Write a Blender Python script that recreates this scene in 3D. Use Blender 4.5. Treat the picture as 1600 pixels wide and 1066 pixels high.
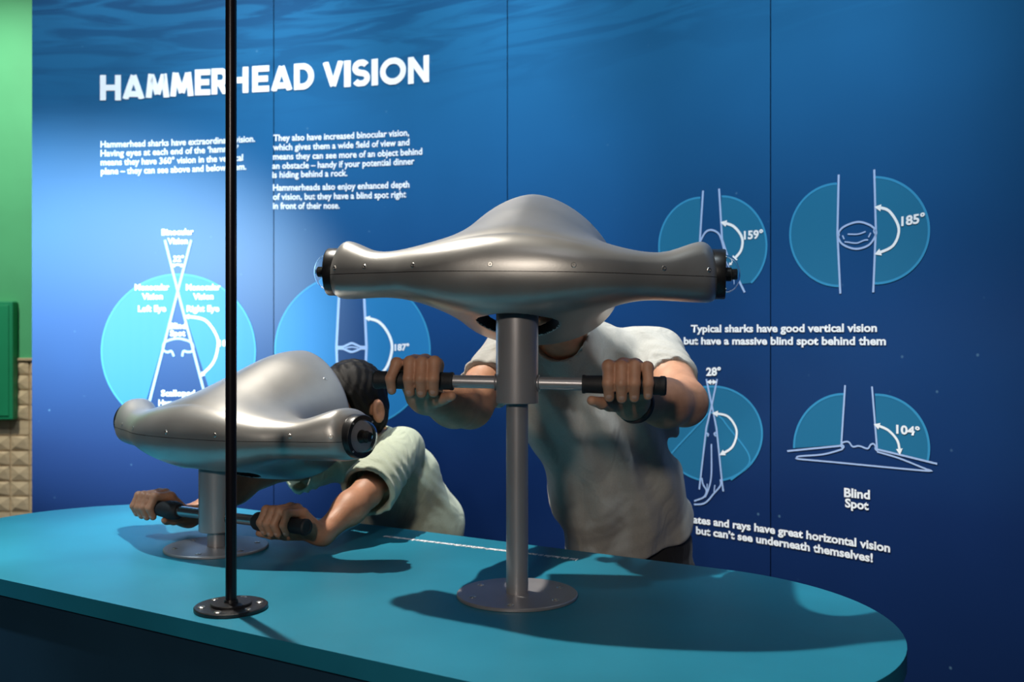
import bpy, bmesh, math, random
import numpy as np
from mathutils import Vector, Matrix
for o in list(bpy.data.objects): bpy.data.objects.remove(o)
S = bpy.context.scene
COL = S.collection
H0 = 1.36            # eye height
F = 1500.0
# ------------------------------------------------------------------ camera
cd = bpy.data.cameras.new('camera'); cam = bpy.data.objects.new('camera', cd); COL.objects.link(cam)
cam.location = (0, 0, H0); cam.rotation_euler = (math.pi/2, 0, 0)
cd.sensor_width = 36; cd.lens = F*36/1600; cd.clip_start = .05
cd.dof.use_dof = True; cd.dof.focus_distance = 1.72; cd.dof.aperture_fstop = 5.0
S.camera = cam
# ------------------------------------------------------------------ world + lights
w = bpy.data.worlds.new('world'); S.world = w; w.use_nodes = True
w.node_tree.nodes['Background'].inputs[0].default_value = (.16, .22, .36, 1)
w.node_tree.nodes['Background'].inputs[1].default_value = .05
S.view_settings.view_transform = 'Standard'; S.view_settings.look = 'None'
S.view_settings.gamma = 1; S.view_settings.use_curve_mapping = False
S.view_settings.exposure = 0.0

def aim(o, t):
    o.rotation_euler = (Vector(t)-o.location).to_track_quat('-Z', 'Y').to_euler()
def spot(name, loc, tgt, watts, size, blend, radius, color):
    l = bpy.data.lights.new(name, 'SPOT'); l.energy = watts; l.spot_size = math.radians(size)
    l.spot_blend = blend; l.shadow_soft_size = radius; l.color = color
    o = bpy.data.objects.new(name, l); COL.objects.link(o); o.location = loc; aim(o, tgt); return o
def area(name, loc, tgt, watts, sx, sy, color):
    l = bpy.data.lights.new(name, 'AREA'); l.energy = watts; l.shape = 'RECTANGLE'; l.size = sx; l.size_y = sy; l.color = color
    o = bpy.data.objects.new(name, l); COL.objects.link(o); o.location = loc; aim(o, tgt); return o
KEY = (-1.04, 2.35, 3.92)
spot('key_spotlight', KEY, (-.1, 1.75, .92), 540, 52, .5, .03, (1, .93, .82))
spot('wall_spotlight', (-3.75, 1.0, 2.25), (-1.60, 3.5, 1.44), 2200, 28, 1.0, .05, (.62, .90, 1))
spot('table_spotlight', (-2.1, 1.5, 3.9), (-1.5, 2.35, .92), 420, 40, 1.0, .05, (.72, .90, 1))
for wx_, wy_, tx_, ty_, tz_, ww_ in ((-1.3, 2.05, -1.35, 3.5, 1.75, 340), (-.5, 1.95, -.5, 3.35, 1.75, 400), (.05, 1.45, .45, 2.85, 1.75, 335), (.35, .75, 1.1, 2.15, 1.7, 160)):
    spot('wall_washer_light', (wx_, wy_, 4.15), (tx_, ty_, tz_), ww_, 50, .8, .08, (.80, .93, 1))
area('overhead_fill_light', (.2, -.3, 4.0), (.1, 2.6, 1.2), 5, 1.0, .5, (.95, .95, 1))  # weak fill added overhead for highlights on the metal, not a known fixture
spot('front_fill_spot', (-.6, -1.5, 2.35), (.15, 2.1, 1.05), 120, 66, .8, .12, (1, .88, .76))  # warm fill added behind the camera to brighten the fronts of the people
spot('green_wall_spotlight', (-2.9, 3.4, 3.6), (-2.8, 5.3, 1.0), 260, 100, .6, .06, (1, .98, .85))

# ------------------------------------------------------------------ helpers
def P(px, py, D): return Vector(((px-800)/F*D, D, H0-(py-532)/F*D))
def mat(name, color, rough=.6, metal=0, **k):
    m = bpy.data.materials.new(name); m.use_nodes = True
    b = m.node_tree.nodes['Principled BSDF']
    b.inputs['Base Color'].default_value = (*color, 1); b.inputs['Roughness'].default_value = rough
    b.inputs['Metallic'].default_value = metal
    for n, v in k.items(): b.inputs[n.replace('_', ' ')].default_value = v
    return m
def srgb(h):
    h = h.lstrip('#'); c = [int(h[i:i+2], 16)/255 for i in (0, 2, 4)]
    return tuple(x/12.92 if x <= .04045 else ((x+.055)/1.055)**2.4 for x in c)
def nd(m, t, **k):
    n = m.node_tree.nodes.new(t)
    for a, v in k.items(): setattr(n, a, v)
    return n
def lk(m, a, b): m.node_tree.links.new(a, b)
def noisy(m, scale=20, amt=.12, bump=0, stretch=(1, 1, 1), bscale=None, rough_amt=0, bdist=.002):
    """mottle the base colour and add fine relief"""
    b = m.node_tree.nodes['Principled BSDF']; col = tuple(b.inputs['Base Color'].default_value)
    tc = nd(m, 'ShaderNodeTexCoord'); mp = nd(m, 'ShaderNodeMapping'); mp.inputs['Scale'].default_value = stretch
    lk(m, tc.outputs['Object'], mp.inputs[0])
    n = nd(m, 'ShaderNodeTexNoise'); n.inputs['Scale'].default_value = scale; n.inputs['Detail'].default_value = 5
    lk(m, mp.outputs[0], n.inputs['Vector'])
    r = nd(m, 'ShaderNodeMapRange'); r.inputs['From Min'].default_value = .3; r.inputs['From Max'].default_value = .7
    r.inputs['To Min'].default_value = 1-amt; r.inputs['To Max'].default_value = 1+amt
    lk(m, n.outputs[0], r.inputs[0])
    mx = nd(m, 'ShaderNodeVectorMath', operation='SCALE'); mx.inputs[0].default_value = col[:3]
    lk(m, r.outputs[0], mx.inputs['Scale']); lk(m, mx.outputs[0], b.inputs['Base Color'])
    if rough_amt:
        rr = nd(m, 'ShaderNodeMapRange'); q = b.inputs['Roughness'].default_value
        rr.inputs['To Min'].default_value = q-rough_amt; rr.inputs['To Max'].default_value = q+rough_amt
        lk(m, n.outputs[0], rr.inputs[0]); lk(m, rr.outputs[0], b.inputs['Roughness'])
    if bump:
        n2 = nd(m, 'ShaderNodeTexNoise'); n2.inputs['Scale'].default_value = bscale or scale*4; n2.inputs['Detail'].default_value = 4
        lk(m, mp.outputs[0], n2.inputs['Vector'])
        bp = nd(m, 'ShaderNodeBump'); bp.inputs['Strength'].default_value = bump; bp.inputs['Distance'].default_value = bdist
        lk(m, n2.outputs[0], bp.inputs['Height']); lk(m, bp.outputs[0], b.inputs['Normal'])
    return m

def mesh_obj(name, bm_or_me, m, parent=None, smooth=False):
    if isinstance(bm_or_me, bmesh.types.BMesh):
        me = bpy.data.meshes.new(name); bm_or_me.to_mesh(me); bm_or_me.free()
    else: me = bm_or_me
    if m is not None:
        for x in (m if isinstance(m, (list, tuple)) else [m]): me.materials.append(x)
    if smooth: me.polygons.foreach_set('use_smooth', [True]*len(me.polygons))
    o = bpy.data.objects.new(name, me); COL.objects.link(o)
    if parent: o.parent = parent
    return o
def thing(name, label, cat, loc=(0, 0, 0), rotz=0, group=None):
    o = bpy.data.objects.new(name, None); COL.objects.link(o); o.location = loc; o.rotation_euler = (0, 0, rotz)
    o.empty_display_size = .05
    o['label'] = label; o['category'] = cat
    if group: o['group'] = group
    return o
def struct(o, label=None):
    o['kind'] = 'structure'
    if label: o['label'] = label
    return o
def box(bm, lo, hi, bevel=0):
    r = bmesh.ops.create_cube(bm, size=1)
    c = [(a+b)/2 for a, b in zip(lo, hi)]; s = [b-a for a, b in zip(lo, hi)]
    for v in r['verts']: v.co = Vector((v.co.x*s[0]+c[0], v.co.y*s[1]+c[1], v.co.z*s[2]+c[2]))
    if bevel:
        es = list({e for v in r['verts'] for e in v.link_edges})
        bmesh.ops.bevel(bm, geom=es, offset=bevel, segments=2, affect='EDGES', profile=.5)
def lathe(bm, prof, M=None, n=48, cap=True):
    """prof: (r, z) list from bottom to top, revolved about z, then moved by M"""
    M = M or Matrix.Identity(4); rings = []
    for r, z in prof:
        if r < 1e-6: rings.append([bm.verts.new(M @ Vector((0, 0, z)))])
        else: rings.append([bm.verts.new(M @ Vector((r*math.cos(2*math.pi*k/n), r*math.sin(2*math.pi*k/n), z))) for k in range(n)])
    for a, b in zip(rings[:-1], rings[1:]):
        for k in range(n):
            k2 = (k+1) % n
            if len(a) == 1: bm.faces.new((a[0], b[k], b[k2])) if len(b) > 1 else None
            elif len(b) == 1: bm.faces.new((a[k], b[0], a[k2]))
            else: bm.faces.new((a[k], a[k2], b[k2], b[k]))
    if cap:
        if len(rings[0]) > 1: bm.faces.new(rings[0][::-1])
        if len(rings[-1]) > 1: bm.faces.new(rings[-1])
def along(p, d, up=None):
    """matrix whose z axis points along d at p"""
    q = Vector(d).normalized().to_track_quat('Z', 'Y'); return Matrix.Translation(p) @ q.to_matrix().to_4x4()
def autosmooth(o, ang=35):
    me = o.data; me.polygons.foreach_set('use_smooth', [True]*len(me.polygons))
    bm = bmesh.new(); bm.from_mesh(me)
    for e in bm.edges:
        e.smooth = not (len(e.link_faces) == 2 and e.calc_face_angle(0) > math.radians(ang))
    bm.to_mesh(me); bm.free(); return o

# ------------------------------------------------------------------ signed-distance meshing
def V3(*a): return np.array(a, float)
def smin(a, b, k):
    h = np.clip(.5+.5*(b-a)/k, 0, 1); return b*(1-h)+a*h-k*h*(1-h)
def smax(a, b, k): return -smin(-a, -b, k)
def caps(p, a, b, ra, rb):
    a = np.asarray(a, float); b = np.asarray(b, float); ba = b-a
    h = np.clip(((p-a) @ ba)/(ba @ ba), 0, 1)
    return np.linalg.norm(p-a-h[:, None]*ba, axis=1)-(ra+(rb-ra)*h)
def flat(p, a, b, wa, wb, da, db, lat):
    """capsule with an elliptic section: half-width w along lat, half-depth d across"""
    a = np.asarray(a, float); b = np.asarray(b, float); ba = b-a; lat = np.asarray(lat, float)
    h = np.clip(((p-a) @ ba)/(ba @ ba), 0, 1); r = p-a-h[:, None]*ba
    x = r @ lat; rest = np.linalg.norm(r-x[:, None]*lat, axis=1)
    W = wa+(wb-wa)*h; D = da+(db-da)*h
    return (np.sqrt((x/W)**2+(rest/D)**2)-1)*np.minimum(W, D)
def ell(p, c, r, R=None):
    q = p-np.asarray(c, float)
    if R is not None: q = q @ R
    r = np.asarray(r, float); k0 = np.linalg.norm(q/r, axis=1); k1 = np.linalg.norm(q/(r*r), axis=1)
    return k0*(k0-1)/np.maximum(k1, 1e-6)
def sdf_mesh(name, f, lo, hi, h, B=4, newton=2):
    lo = np.asarray(lo, float); hi = np.asarray(hi, float)
    nb = np.ceil((hi-lo)/(h*B)).astype(int); n = nb*B
    ci = np.stack(np.meshgrid(*[np.arange(k) for k in nb], indexing='ij'), -1).reshape(-1, 3)
    cc = lo+(ci+.5)*B*h
    fc = np.concatenate([f(cc[i:i+200000]) for i in range(0, len(cc), 200000)])
    V = np.repeat(np.repeat(np.repeat(np.where(fc < 0, -1., 1.).reshape(nb), B, 0), B, 1), B, 2)
    V = np.pad(V, ((0, 1),)*3, mode='edge')
    act = ci[np.abs(fc) < B*h*.87*1.7]
    off = np.stack(np.meshgrid(*[np.arange(B+1)]*3, indexing='ij'), -1).reshape(-1, 3)
    for i in range(0, len(act), 2500):
        idx = (act[i:i+2500, None, :]*B+off[None]).reshape(-1, 3)
        V[idx[:, 0], idx[:, 1], idx[:, 2]] = f(lo+idx*h)
    Sg = V < 0
    c8 = [Sg[x:x+n[0], y:y+n[1], z:z+n[2]] for x in (0, 1) for y in (0, 1) for z in (0, 1)]
    s = sum(c.astype(np.int8) for c in c8); cells = np.argwhere((s > 0) & (s < 8))
    vid = -np.ones(n, int); vid[cells[:, 0], cells[:, 1], cells[:, 2]] = np.arange(len(cells))
    acc = np.zeros((len(cells), 3)); cnt = np.zeros(len(cells))
    cor = [(x, y, z) for x in (0, 1) for y in (0, 1) for z in (0, 1)]
    for a in cor:
        for ax in range(3):
            if a[ax]: continue
            b = list(a); b[ax] = 1
            va = V[cells[:, 0]+a[0], cells[:, 1]+a[1], cells[:, 2]+a[2]]; vb = V[cells[:, 0]+b[0], cells[:, 1]+b[1], cells[:, 2]+b[2]]
            m = (va < 0) != (vb < 0); t = np.where(m, va/np.where(m, va-vb, 1), 0)
            q = np.tile(np.array(a, float), (len(cells), 1)); q[:, ax] += t
            acc[m] += q[m]; cnt[m] += 1
    p = lo+(cells+acc/cnt[:, None])*h
    for _ in range(newton):
        e = h*.25; f0 = f(p); g = np.stack([f(p+np.eye(3)[k]*e)-f0 for k in range(3)], 1)/e
        st = f0[:, None]*g/np.maximum((g*g).sum(1), .2)[:, None]
        ln = np.linalg.norm(st, axis=1); st *= np.minimum(1, h*.6/np.maximum(ln, 1e-9))[:, None]; p = p-st
    F4 = []
    for ax in range(3):
        sl = [slice(None)]*3; sl2 = [slice(None)]*3; sl[ax] = slice(0, -1); sl2[ax] = slice(1, None)
        A = Sg[tuple(sl)]; Bq = Sg[tuple(sl2)]; e = np.argwhere(A != Bq)
        o1, o2 = [(1, 2), (2, 0), (0, 1)][ax]
        e = e[(e[:, o1] > 0) & (e[:, o2] > 0) & (e[:, o1] < n[o1]) & (e[:, o2] < n[o2])]
        flip = A[e[:, 0], e[:, 1], e[:, 2]]
        def cid(d1, d2):
            q = e.copy(); q[:, o1] -= d1; q[:, o2] -= d2; return vid[q[:, 0], q[:, 1], q[:, 2]]
        quad = np.stack([cid(1, 1), cid(0, 1), cid(0, 0), cid(1, 0)], 1)
        quad[~flip] = quad[~flip][:, ::-1]
        F4.append(quad)
    F4 = np.concatenate(F4); F4 = F4[(F4 >= 0).all(1)]
    me = bpy.data.meshes.new(name); me.from_pydata(p.tolist(), [], F4.tolist()); me.update()
    me.polygons.foreach_set('use_smooth', [True]*len(me.polygons))
    return me
def grad(f, p, e=.0008):
    p = np.atleast_2d(p); f0 = f(p); return (np.stack([f(p+np.eye(3)[k]*e)-f0 for k in range(3)], 1)/e)[0]
def join_meshes(name, mes):
    bm = bmesh.new()
    for me in mes: bm.from_mesh(me)
    out = bpy.data.meshes.new(name); bm.to_mesh(out); bm.free()
    out.polygons.foreach_set('use_smooth', [True]*len(out.polygons)); return out

# ------------------------------------------------------------------ curved wall geometry
PW = .9; D0 = 3.5; TH0 = -.08727; DTH = .29671
RW = PW/DTH
ns = 2001; SS = np.linspace(-.05, 4.6*PW, ns); TT = TH0+DTH*SS/PW
_x0 = (50-800)/F*D0
WX = _x0+RW*(np.sin(TT)-np.sin(TH0)); WY = D0+RW*(np.cos(TT)-np.cos(TH0))
WPX = 800+F*WX/WY
def wall_s(px): return float(np.interp(px, WPX, SS))
def wsz(px, py):
    s = wall_s(px); D = float(np.interp(s, SS, WY)); return s, H0-(py-532)/F*D
def wpt(s, z, off=0):
    th = TH0+DTH*s/PW
    x = _x0+RW*(math.sin(th)-math.sin(TH0)); y = D0+RW*(math.cos(th)-math.cos(TH0))
    return Vector((x-off*math.sin(th), y-off*math.cos(th), z))
WTOP = 3.2
# ------------------------------------------------------------------ wall material
def wall_material():
    m = bpy.data.materials.new('printed_underwater_graphic'); m.use_nodes = True
    b = m.node_tree.nodes['Principled BSDF']; b.inputs['Roughness'].default_value = .36; b.inputs['Specular IOR Level'].default_value = .4
    uv = nd(m, 'ShaderNodeUVMap'); sp = nd(m, 'ShaderNodeSeparateXYZ'); lk(m, uv.outputs[0], sp.inputs[0])
    mr = nd(m, 'ShaderNodeMapRange'); mr.inputs['From Min'].default_value = .2; mr.inputs['From Max'].default_value = 2.7
    lk(m, sp.outputs['Y'], mr.inputs[0])
    cr = nd(m, 'ShaderNodeValToRGB'); lk(m, mr.outputs[0], cr.inputs[0])
    e = cr.color_ramp.elements; e[0].position = 0; e[0].color = (.003, .011, .045, 1); e[1].position = 1; e[1].color = (.012, .115, .25, 1)
    for pos, c in ((.3, (.005, .024, .105)), (.5, (.008, .055, .19)), (.72, (.011, .100, .26)), (.88, (.012, .115, .26))):
        q = e.new(pos); q.color = (*c, 1)
    # water-surface ripples near the top
    mp = nd(m, 'ShaderNodeMapping'); mp.inputs['Scale'].default_value = (.9, 6.5, 1); mp.inputs['Rotation'].default_value = (0, 0, -.06); lk(m, uv.outputs[0], mp.inputs[0])
    wv = nd(m, 'ShaderNodeTexNoise'); wv.inputs['Scale'].default_value = 2.2; wv.inputs['Detail'].default_value = 4; wv.inputs['Distortion'].default_value = 1.4
    lk(m, mp.outputs[0], wv.inputs['Vector'])
    r2 = nd(m, 'ShaderNodeMapRange'); r2.inputs['From Min'].default_value = .44; r2.inputs['From Max'].default_value = .58; lk(m, wv.outputs[0], r2.inputs[0])
    msk = nd(m, 'ShaderNodeMapRange'); msk.inputs['From Min'].default_value = 2.12; msk.inputs['From Max'].default_value = 2.6; lk(m, sp.outputs['Y'], msk.inputs[0])
    mu = nd(m, 'ShaderNodeMath', operation='MULTIPLY'); lk(m, r2.outputs[0], mu.inputs[0]); lk(m, msk.outputs[0], mu.inputs[1])
    m3 = nd(m, 'ShaderNodeMath', operation='MULTIPLY'); m3.inputs[1].default_value = .66; lk(m, mu.outputs[0], m3.inputs[0])
    mix = nd(m, 'ShaderNodeMix', data_type='RGBA'); mix.inputs['B'].default_value = (.004, .035, .11, 1)
    lk(m, m3.outputs[0], mix.inputs['Factor']); lk(m, cr.outputs[0], mix.inputs['A'])
    # drifting specks
    vo = nd(m, 'ShaderNodeTexVoronoi'); vo.inputs['Scale'].default_value = 14; vo.inputs['Randomness'].default_value = 1; lk(m, uv.outputs[0], vo.inputs['Vector'])
    r4 = nd(m, 'ShaderNodeMapRange'); r4.inputs['From Min'].default_value = .07; r4.inputs['From Max'].default_value = .02; r4.inputs['To Max'].default_value = .2; lk(m, vo.outputs['Distance'], r4.inputs[0])
    n5 = nd(m, 'ShaderNodeTexNoise'); n5.inputs['Scale'].default_value = 1.3; lk(m, uv.outputs[0], n5.inputs['Vector'])
    r5 = nd(m, 'ShaderNodeMapRange'); r5.inputs['From Min'].default_value = .45; r5.inputs['From Max'].default_value = .6; lk(m, n5.outputs[0], r5.inputs[0])
    m6 = nd(m, 'ShaderNodeMath', operation='MULTIPLY'); lk(m, r4.outputs[0], m6.inputs[0]); lk(m, r5.outputs[0], m6.inputs[1])
    mix2 = nd(m, 'ShaderNodeMix', data_type='RGBA'); mix2.inputs['B'].default_value = (.3, .6, .8, 1)
    lk(m, m6.outputs[0], mix2.inputs['Factor']); lk(m, mix.outputs['Result'], mix2.inputs['A'])
    # broad mottling
    n7 = nd(m, 'ShaderNodeTexNoise'); n7.inputs['Scale'].default_value = 1.1; n7.inputs['Detail'].default_value = 3; lk(m, uv.outputs[0], n7.inputs['Vector'])
    r7 = nd(m, 'ShaderNodeMapRange'); r7.inputs['From Min'].default_value = .3; r7.inputs['From Max'].default_value = .7; r7.inputs['To Min'].default_value = .86; r7.inputs['To Max'].default_value = 1.14; lk(m, n7.outputs[0], r7.inputs[0])
    vm = nd(m, 'ShaderNodeVectorMath', operation='SCALE'); lk(m, mix2.outputs['Result'], vm.inputs[0]); lk(m, r7.outputs[0], vm.inputs['Scale'])
    lk(m, vm.outputs[0], b.inputs['Base Color'])
    return m
M_wall = wall_material()
M_dark = mat('dark_joint', (.004, .008, .02), .8)
M_white = mat('white_print', (.86, .9, .95), .55)
M_line = mat('pale_line_print', (.36, .50, .80), .55)
M_disc = mat('sky_blue_disc_print', (.010, .17, .42), .55)
M_disc2 = mat('teal_disc_print', (.008, .15, .30), .55)
M_rim = mat('disc_rim_print', (.03, .27, .52), .55)

# ------------------------------------------------------------------ SETTING
bm = bmesh.new(); box(bm, (-5.2, -1.6, -.05), (2.6, 6.0, 0)); struct(mesh_obj('floor', bm, noisy(mat('dark_floor', (.03, .035, .05), .5), 6, .2)), 'dark grey exhibition floor under the table')
bm = bmesh.new(); box(bm, (-5.2, -1.6, 4.3), (2.6, 6.0, 4.36)); struct(mesh_obj('ceiling', bm, noisy(mat('black_ceiling', (.01, .011, .015), .8), 6, .2)), 'black ceiling above the exhibit')
wall = struct(bpy.data.objects.new('wall_back', None), 'curved deep blue wall with an underwater print and white diagrams'); COL.objects.link(wall)
def wall_panel(s0, s1, z0=0.0, z1=WTOP, th=.02):
    bm = bmesh.new(); uvl = bm.loops.layers.uv.new('UVMap'); n = 60; cols = []
    for k in range(n+1):
        s = s0+(s1-s0)*k/n
        cols.append((s, bm.verts.new(wpt(s, z0)), bm.verts.new(wpt(s, z1)), bm.verts.new(wpt(s, z0, -th)), bm.verts.new(wpt(s, z1, -th))))
    def fc(vs, uv):
        f = bm.faces.new(vs)
        for l, u in zip(f.loops, uv): l[uvl].uv = u
    for a, b in zip(cols[:-1], cols[1:]):
        fc((a[1], b[1], b[2], a[2]), ((a[0], z0), (b[0], z0), (b[0], z1), (a[0], z1)))
        fc((a[3], a[4], b[4], b[3]), ((a[0], z0), (a[0], z1), (b[0], z1), (b[0], z0)))
        fc((a[2], b[2], b[4], a[4]), ((a[0], z1),)*4); fc((a[1], a[3], b[3], b[1]), ((a[0], z0),)*4)
    for c, d in ((cols[0], 1), (cols[-1], -1)):
        v = (c[1], c[2], c[4], c[3]); fc(v if d > 0 else v[::-1], ((c[0], z0),)*4)
    return bm
for k in range(5):
    s1 = (k+1)*PW-.0016 if k < 4 else 4.55*PW
    autosmooth(mesh_obj('wall_panel', wall_panel(k*PW+(.0016 if k else 0), s1), M_wall, wall))
bm = wall_panel(-.004, 4.55*PW, 0, WTOP, .04)
bk = mesh_obj('backing_board', bm, M_dark, wall)
cx, cy = _x0-RW*math.sin(TH0), D0-RW*math.cos(TH0)     # arc centre: push the backing outwards
for v in bk.data.vertices:
    d = Vector((v.co.x-cx, v.co.y-cy, 0)).normalized(); v.co += d*.0205

def map_to_wall(bm, off):
    """bm lies in (s, z, 0); cut into strips and bend on to the wall"""
    if len(bm.verts) == 0: return
    bmesh.ops.triangulate(bm, faces=[f for f in bm.faces if len(f.verts) > 4])
    xs = [v.co.x for v in bm.verts]; a, b = min(xs), max(xs); x = math.ceil(a/.04)*.04
    while x < b:
        bmesh.ops.bisect_plane(bm, geom=bm.verts[:]+bm.edges[:]+bm.faces[:], plane_co=(x, 0, 0), plane_no=(1, 0, 0)); x += .04
    for v in bm.verts: v.co = wpt(v.co.x, v.co.y, off)
    bm.normal_update()
    c = Vector((cx, cy, 0))
    for f in bm.faces:
        p = f.calc_center_median(); n = Vector((cx-p.x, cy-p.y, 0))
        if f.normal.dot(n) < 0: f.normal_flip()
def ribbon(bm, pts, w, closed=False):
    pts = [Vector((p[0], p[1])) for p in pts]; n = len(pts)
    L, R = [], []
    for i, p in enumerate(pts):
        a = pts[(i-1) % n] if (closed or i > 0) else None; b = pts[(i+1) % n] if (closed or i < n-1) else None
        d1 = (p-a).normalized() if a is not None else None; d2 = (b-p).normalized() if b is not None else None
        d = ((d1 or d2)+(d2 or d1)); d = d.normalized() if d.length > 1e-6 else d2
        nn = Vector((-d.y, d.x)); k = 1
        if d1 is not None and d2 is not None: k = 1/max(.5, nn.dot(Vector((-d2.y, d2.x))))
        L.append(bm.verts.new((*(p+nn*w/2*k), 0))); R.append(bm.verts.new((*(p-nn*w/2*k), 0)))
    for i in range(n if closed else n-1):
        j = (i+1) % n
        try: bm.faces.new((L[i], L[j], R[j], R[i]))
        except ValueError: pass
def smooth_pts(pts, n=6):
    out = []
    q = [pts[0]]+list(pts)+[pts[-1]]
    for i in range(1, len(q)-2):
        p0, p1, p2, p3 = [np.array(x, float) for x in q[i-1:i+3]]
        for k in range(n):
            t = k/n; out.append(tuple(.5*((2*p1)+(-p0+p2)*t+(2*p0-5*p1+4*p2-p3)*t*t+(-p0+3*p1-3*p2+p3)*t**3)))
    out.append(tuple(pts[-1])); return out
def wline(bm, pts, w, curve=False, closed=False):
    if curve: pts = smooth_pts(pts)
    ribbon(bm, [wsz(*p) for p in pts], w, closed)
def wpoly(bm, pts):
    bm.faces.new([bm.verts.new((*wsz(*p), 0)) for p in pts])
def arrow(bm, tip, frm, size):
    """triangle on the wall, px coordinates"""
    t = Vector(tip); d = (t-Vector(frm)).normalized(); n = Vector((-d.y, d.x))
    wpoly(bm, [tuple(t+d*size*.35), tuple(t-d*size*.75+n*size*.6), tuple(t-d*size*.75-n*size*.6)])
def earc(c, rx, ry, a0, a1, n=40):
    return [(c[0]+rx*math.cos(math.radians(a0+(a1-a0)*k/n)), c[1]-ry*math.sin(math.radians(a0+(a1-a0)*k/n))) for k in range(n+1)]
def text_bm(txt, off=0.0, space=1.0):
    cu = bpy.data.curves.new('t', 'FONT'); cu.body = txt; cu.size = 1; cu.offset = off; cu.resolution_u = 3; cu.space_character = space
    o = bpy.data.objects.new('t', cu); COL.objects.link(o)
    dg = bpy.context.evaluated_depsgraph_get(); me = bpy.data.meshes.new_from_object(o.evaluated_get(dg))
    bpy.data.objects.remove(o); bm = bmesh.new(); bm.from_mesh(me); bpy.data.meshes.remove(me); return bm
def text_on(bm_out, txt, p0, p1, cap, off=.012):
    """lettering whose baseline runs from p0 to p1 (px), cap height in px"""
    b = text_bm(txt, off); xs = [v.co.x for v in b.verts]; a, e = min(xs), max(xs)
    s0, z0 = wsz(*p0); s1, z1 = wsz(*p1); D = float(np.interp((s0+s1)/2, SS, WY)); ch = cap/F*D
    for v in b.verts:
        u = (v.co.x-a)/(e-a); s = s0+(s1-s0)*u
        v.co = Vector((s, z0+(z1-z0)*u+v.co.y/.72*ch, 0))
    me = bpy.data.meshes.new('x'); b.to_mesh(me); b.free(); bm_out.from_mesh(me); bpy.data.meshes.remove(me)
def wall_print(name, bm, m, off, label=None):
    map_to_wall(bm, off); o = mesh_obj(name, bm, m, wall)
    if label: o['label'] = label
    return o

# ---- title, each letter drawn with strokes on a unit square
def glyph(ch):
    t = .27
    def C(cx_, cy_, rx, ry, a0, a1, n=18): return [(cx_+rx*math.cos(math.radians(a0+(a1-a0)*k/n)), cy_+ry*math.sin(math.radians(a0+(a1-a0)*k/n))) for k in range(n+1)]
    h = t/2
    return {
     'H': [[(h, 0), (h, 1)], [(1-h, 0), (1-h, 1)], [(0, .5), (1, .5)]],
     'A': [[(.12, 0), (.5, .93)], [(.88, 0), (.5, .93)], [(.25, .2), (.75, .2)]],
     'M': [[(.10, 0), (.22, .93)], [(.90, 0), (.78, .93)], [(.22, .9), (.5, .14)], [(.78, .9), (.5, .14)]],
     'E': [[(h*1.1, 0), (h*1.1, 1)], [(0, .11), (1, .11)], [(0, .5), (.93, .5)], [(0, .89), (1, .89)]],
     'R': [[(h, 0), (h, 1)], [(0, .89)]+C(.55, .66, .3, .23, 90, -90)+[(0, .43)], [(.45, .45), (.86, 0)]],
     'D': [[(h, 0), (h, 1)], [(0, .89)]+C(.4, .5, .46, .39, 90, -90)+[(0, .11)]],
     'V': [[(.12, 1), (.5, .07)], [(.88, 1), (.5, .07)]],
     'I': [[(.5, 0), (.5, 1)]],
     'S': [C(.5, .70, .34, .19, 25, 270, 22)[:-1]+C(.5, .30, .36, .20, 90, -155, 22)],
     'O': [C(.5, .5, .39, .39, 0, 360, 40)],
     'N': [[(h, 0), (h, 1)], [(1-h, 0), (1-h, 1)], [(.14, .93), (.86, .07)]]}[ch]
TX = [('H', 157, 189), ('A', 192, 226), ('M', 229, 264), ('M', 267, 302), ('E', 306, 329), ('R', 332, 357), ('H', 359, 388), ('E', 395, 421), ('A', 424, 457), ('D', 460, 491),
      ('V', 505, 537), ('I', 538, 548.5), ('S', 551, 578), ('I', 581, 591), ('O', 594, 635), ('N', 638, 671)]
for ch, a, b in TX:
    bm = bmesh.new()
    def base(x): return 157-(x-157)*29/514.
    def top(x): return 117.5-(x-157)*31.5/514.
    for st in glyph(ch):
        tb = bmesh.new(); closed = (ch == 'O')
        pts = st[:-1] if closed else st
        sA, zA = wsz(a, base(a)); sB, zB = wsz(b, base(b)); _, zT = wsz((a+b)/2, top((a+b)/2)); zb = (zA+zB)/2; hh = zT-zb; ww = sB-sA
        lw = hh*.235 if ch != 'I' else ww
        ribbon(tb, [(sA+ww*x, zb+hh*y) for x, y in pts], lw, closed)
        # trim to the letter box
        for co, no in (((0, zb, 0), (0, -1, 0)), ((0, zT, 0), (0, 1, 0))):
            bmesh.ops.bisect_plane(tb, geom=tb.verts[:]+tb.edges[:]+tb.faces[:], plane_co=co, plane_no=no, clear_outer=True)
        me = bpy.data.meshes.new('x'); tb.to_mesh(me); tb.free(); bm.from_mesh(me)
    wall_print('title_letter', bm, M_white, .0022)

TXT = [
 ("Hammerhead sharks have extraordinary vision.", (157.5, 229.5), (398.7, 220.5)),
 ("Having eyes at each end of the \u2018hammer\u2019", (157.5, 243.5), (373, 235.5)),
 ("means they have 360\u00b0 vision in the vertical", (157.5, 257.5), (380, 250)),
 ("plane \u2013 they can see above and below them.", (158, 271.5), (385, 264)),
 ("They also have increased binocular vision,", (427.6, 219.5), (639.6, 211)),
 ("which gives them a wide field of view and", (427, 234), (640, 226)),
 ("means they can see more of an object behind", (427, 248.5), (660, 240.5)),
 ("an obstacle \u2013 handy if your potential dinner", (426, 263), (648, 255.7)),
 ("is hiding behind a rock.", (426, 277), (543, 274)),
 ("Hammerheads also enjoy enhanced depth", (427, 297), (640, 292)),
 ("of vision, but they have a blind spot right", (427, 311.3), (635, 307.5)),
 ("in front of their nose.", (427, 325.5), (531, 325))]
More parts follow.
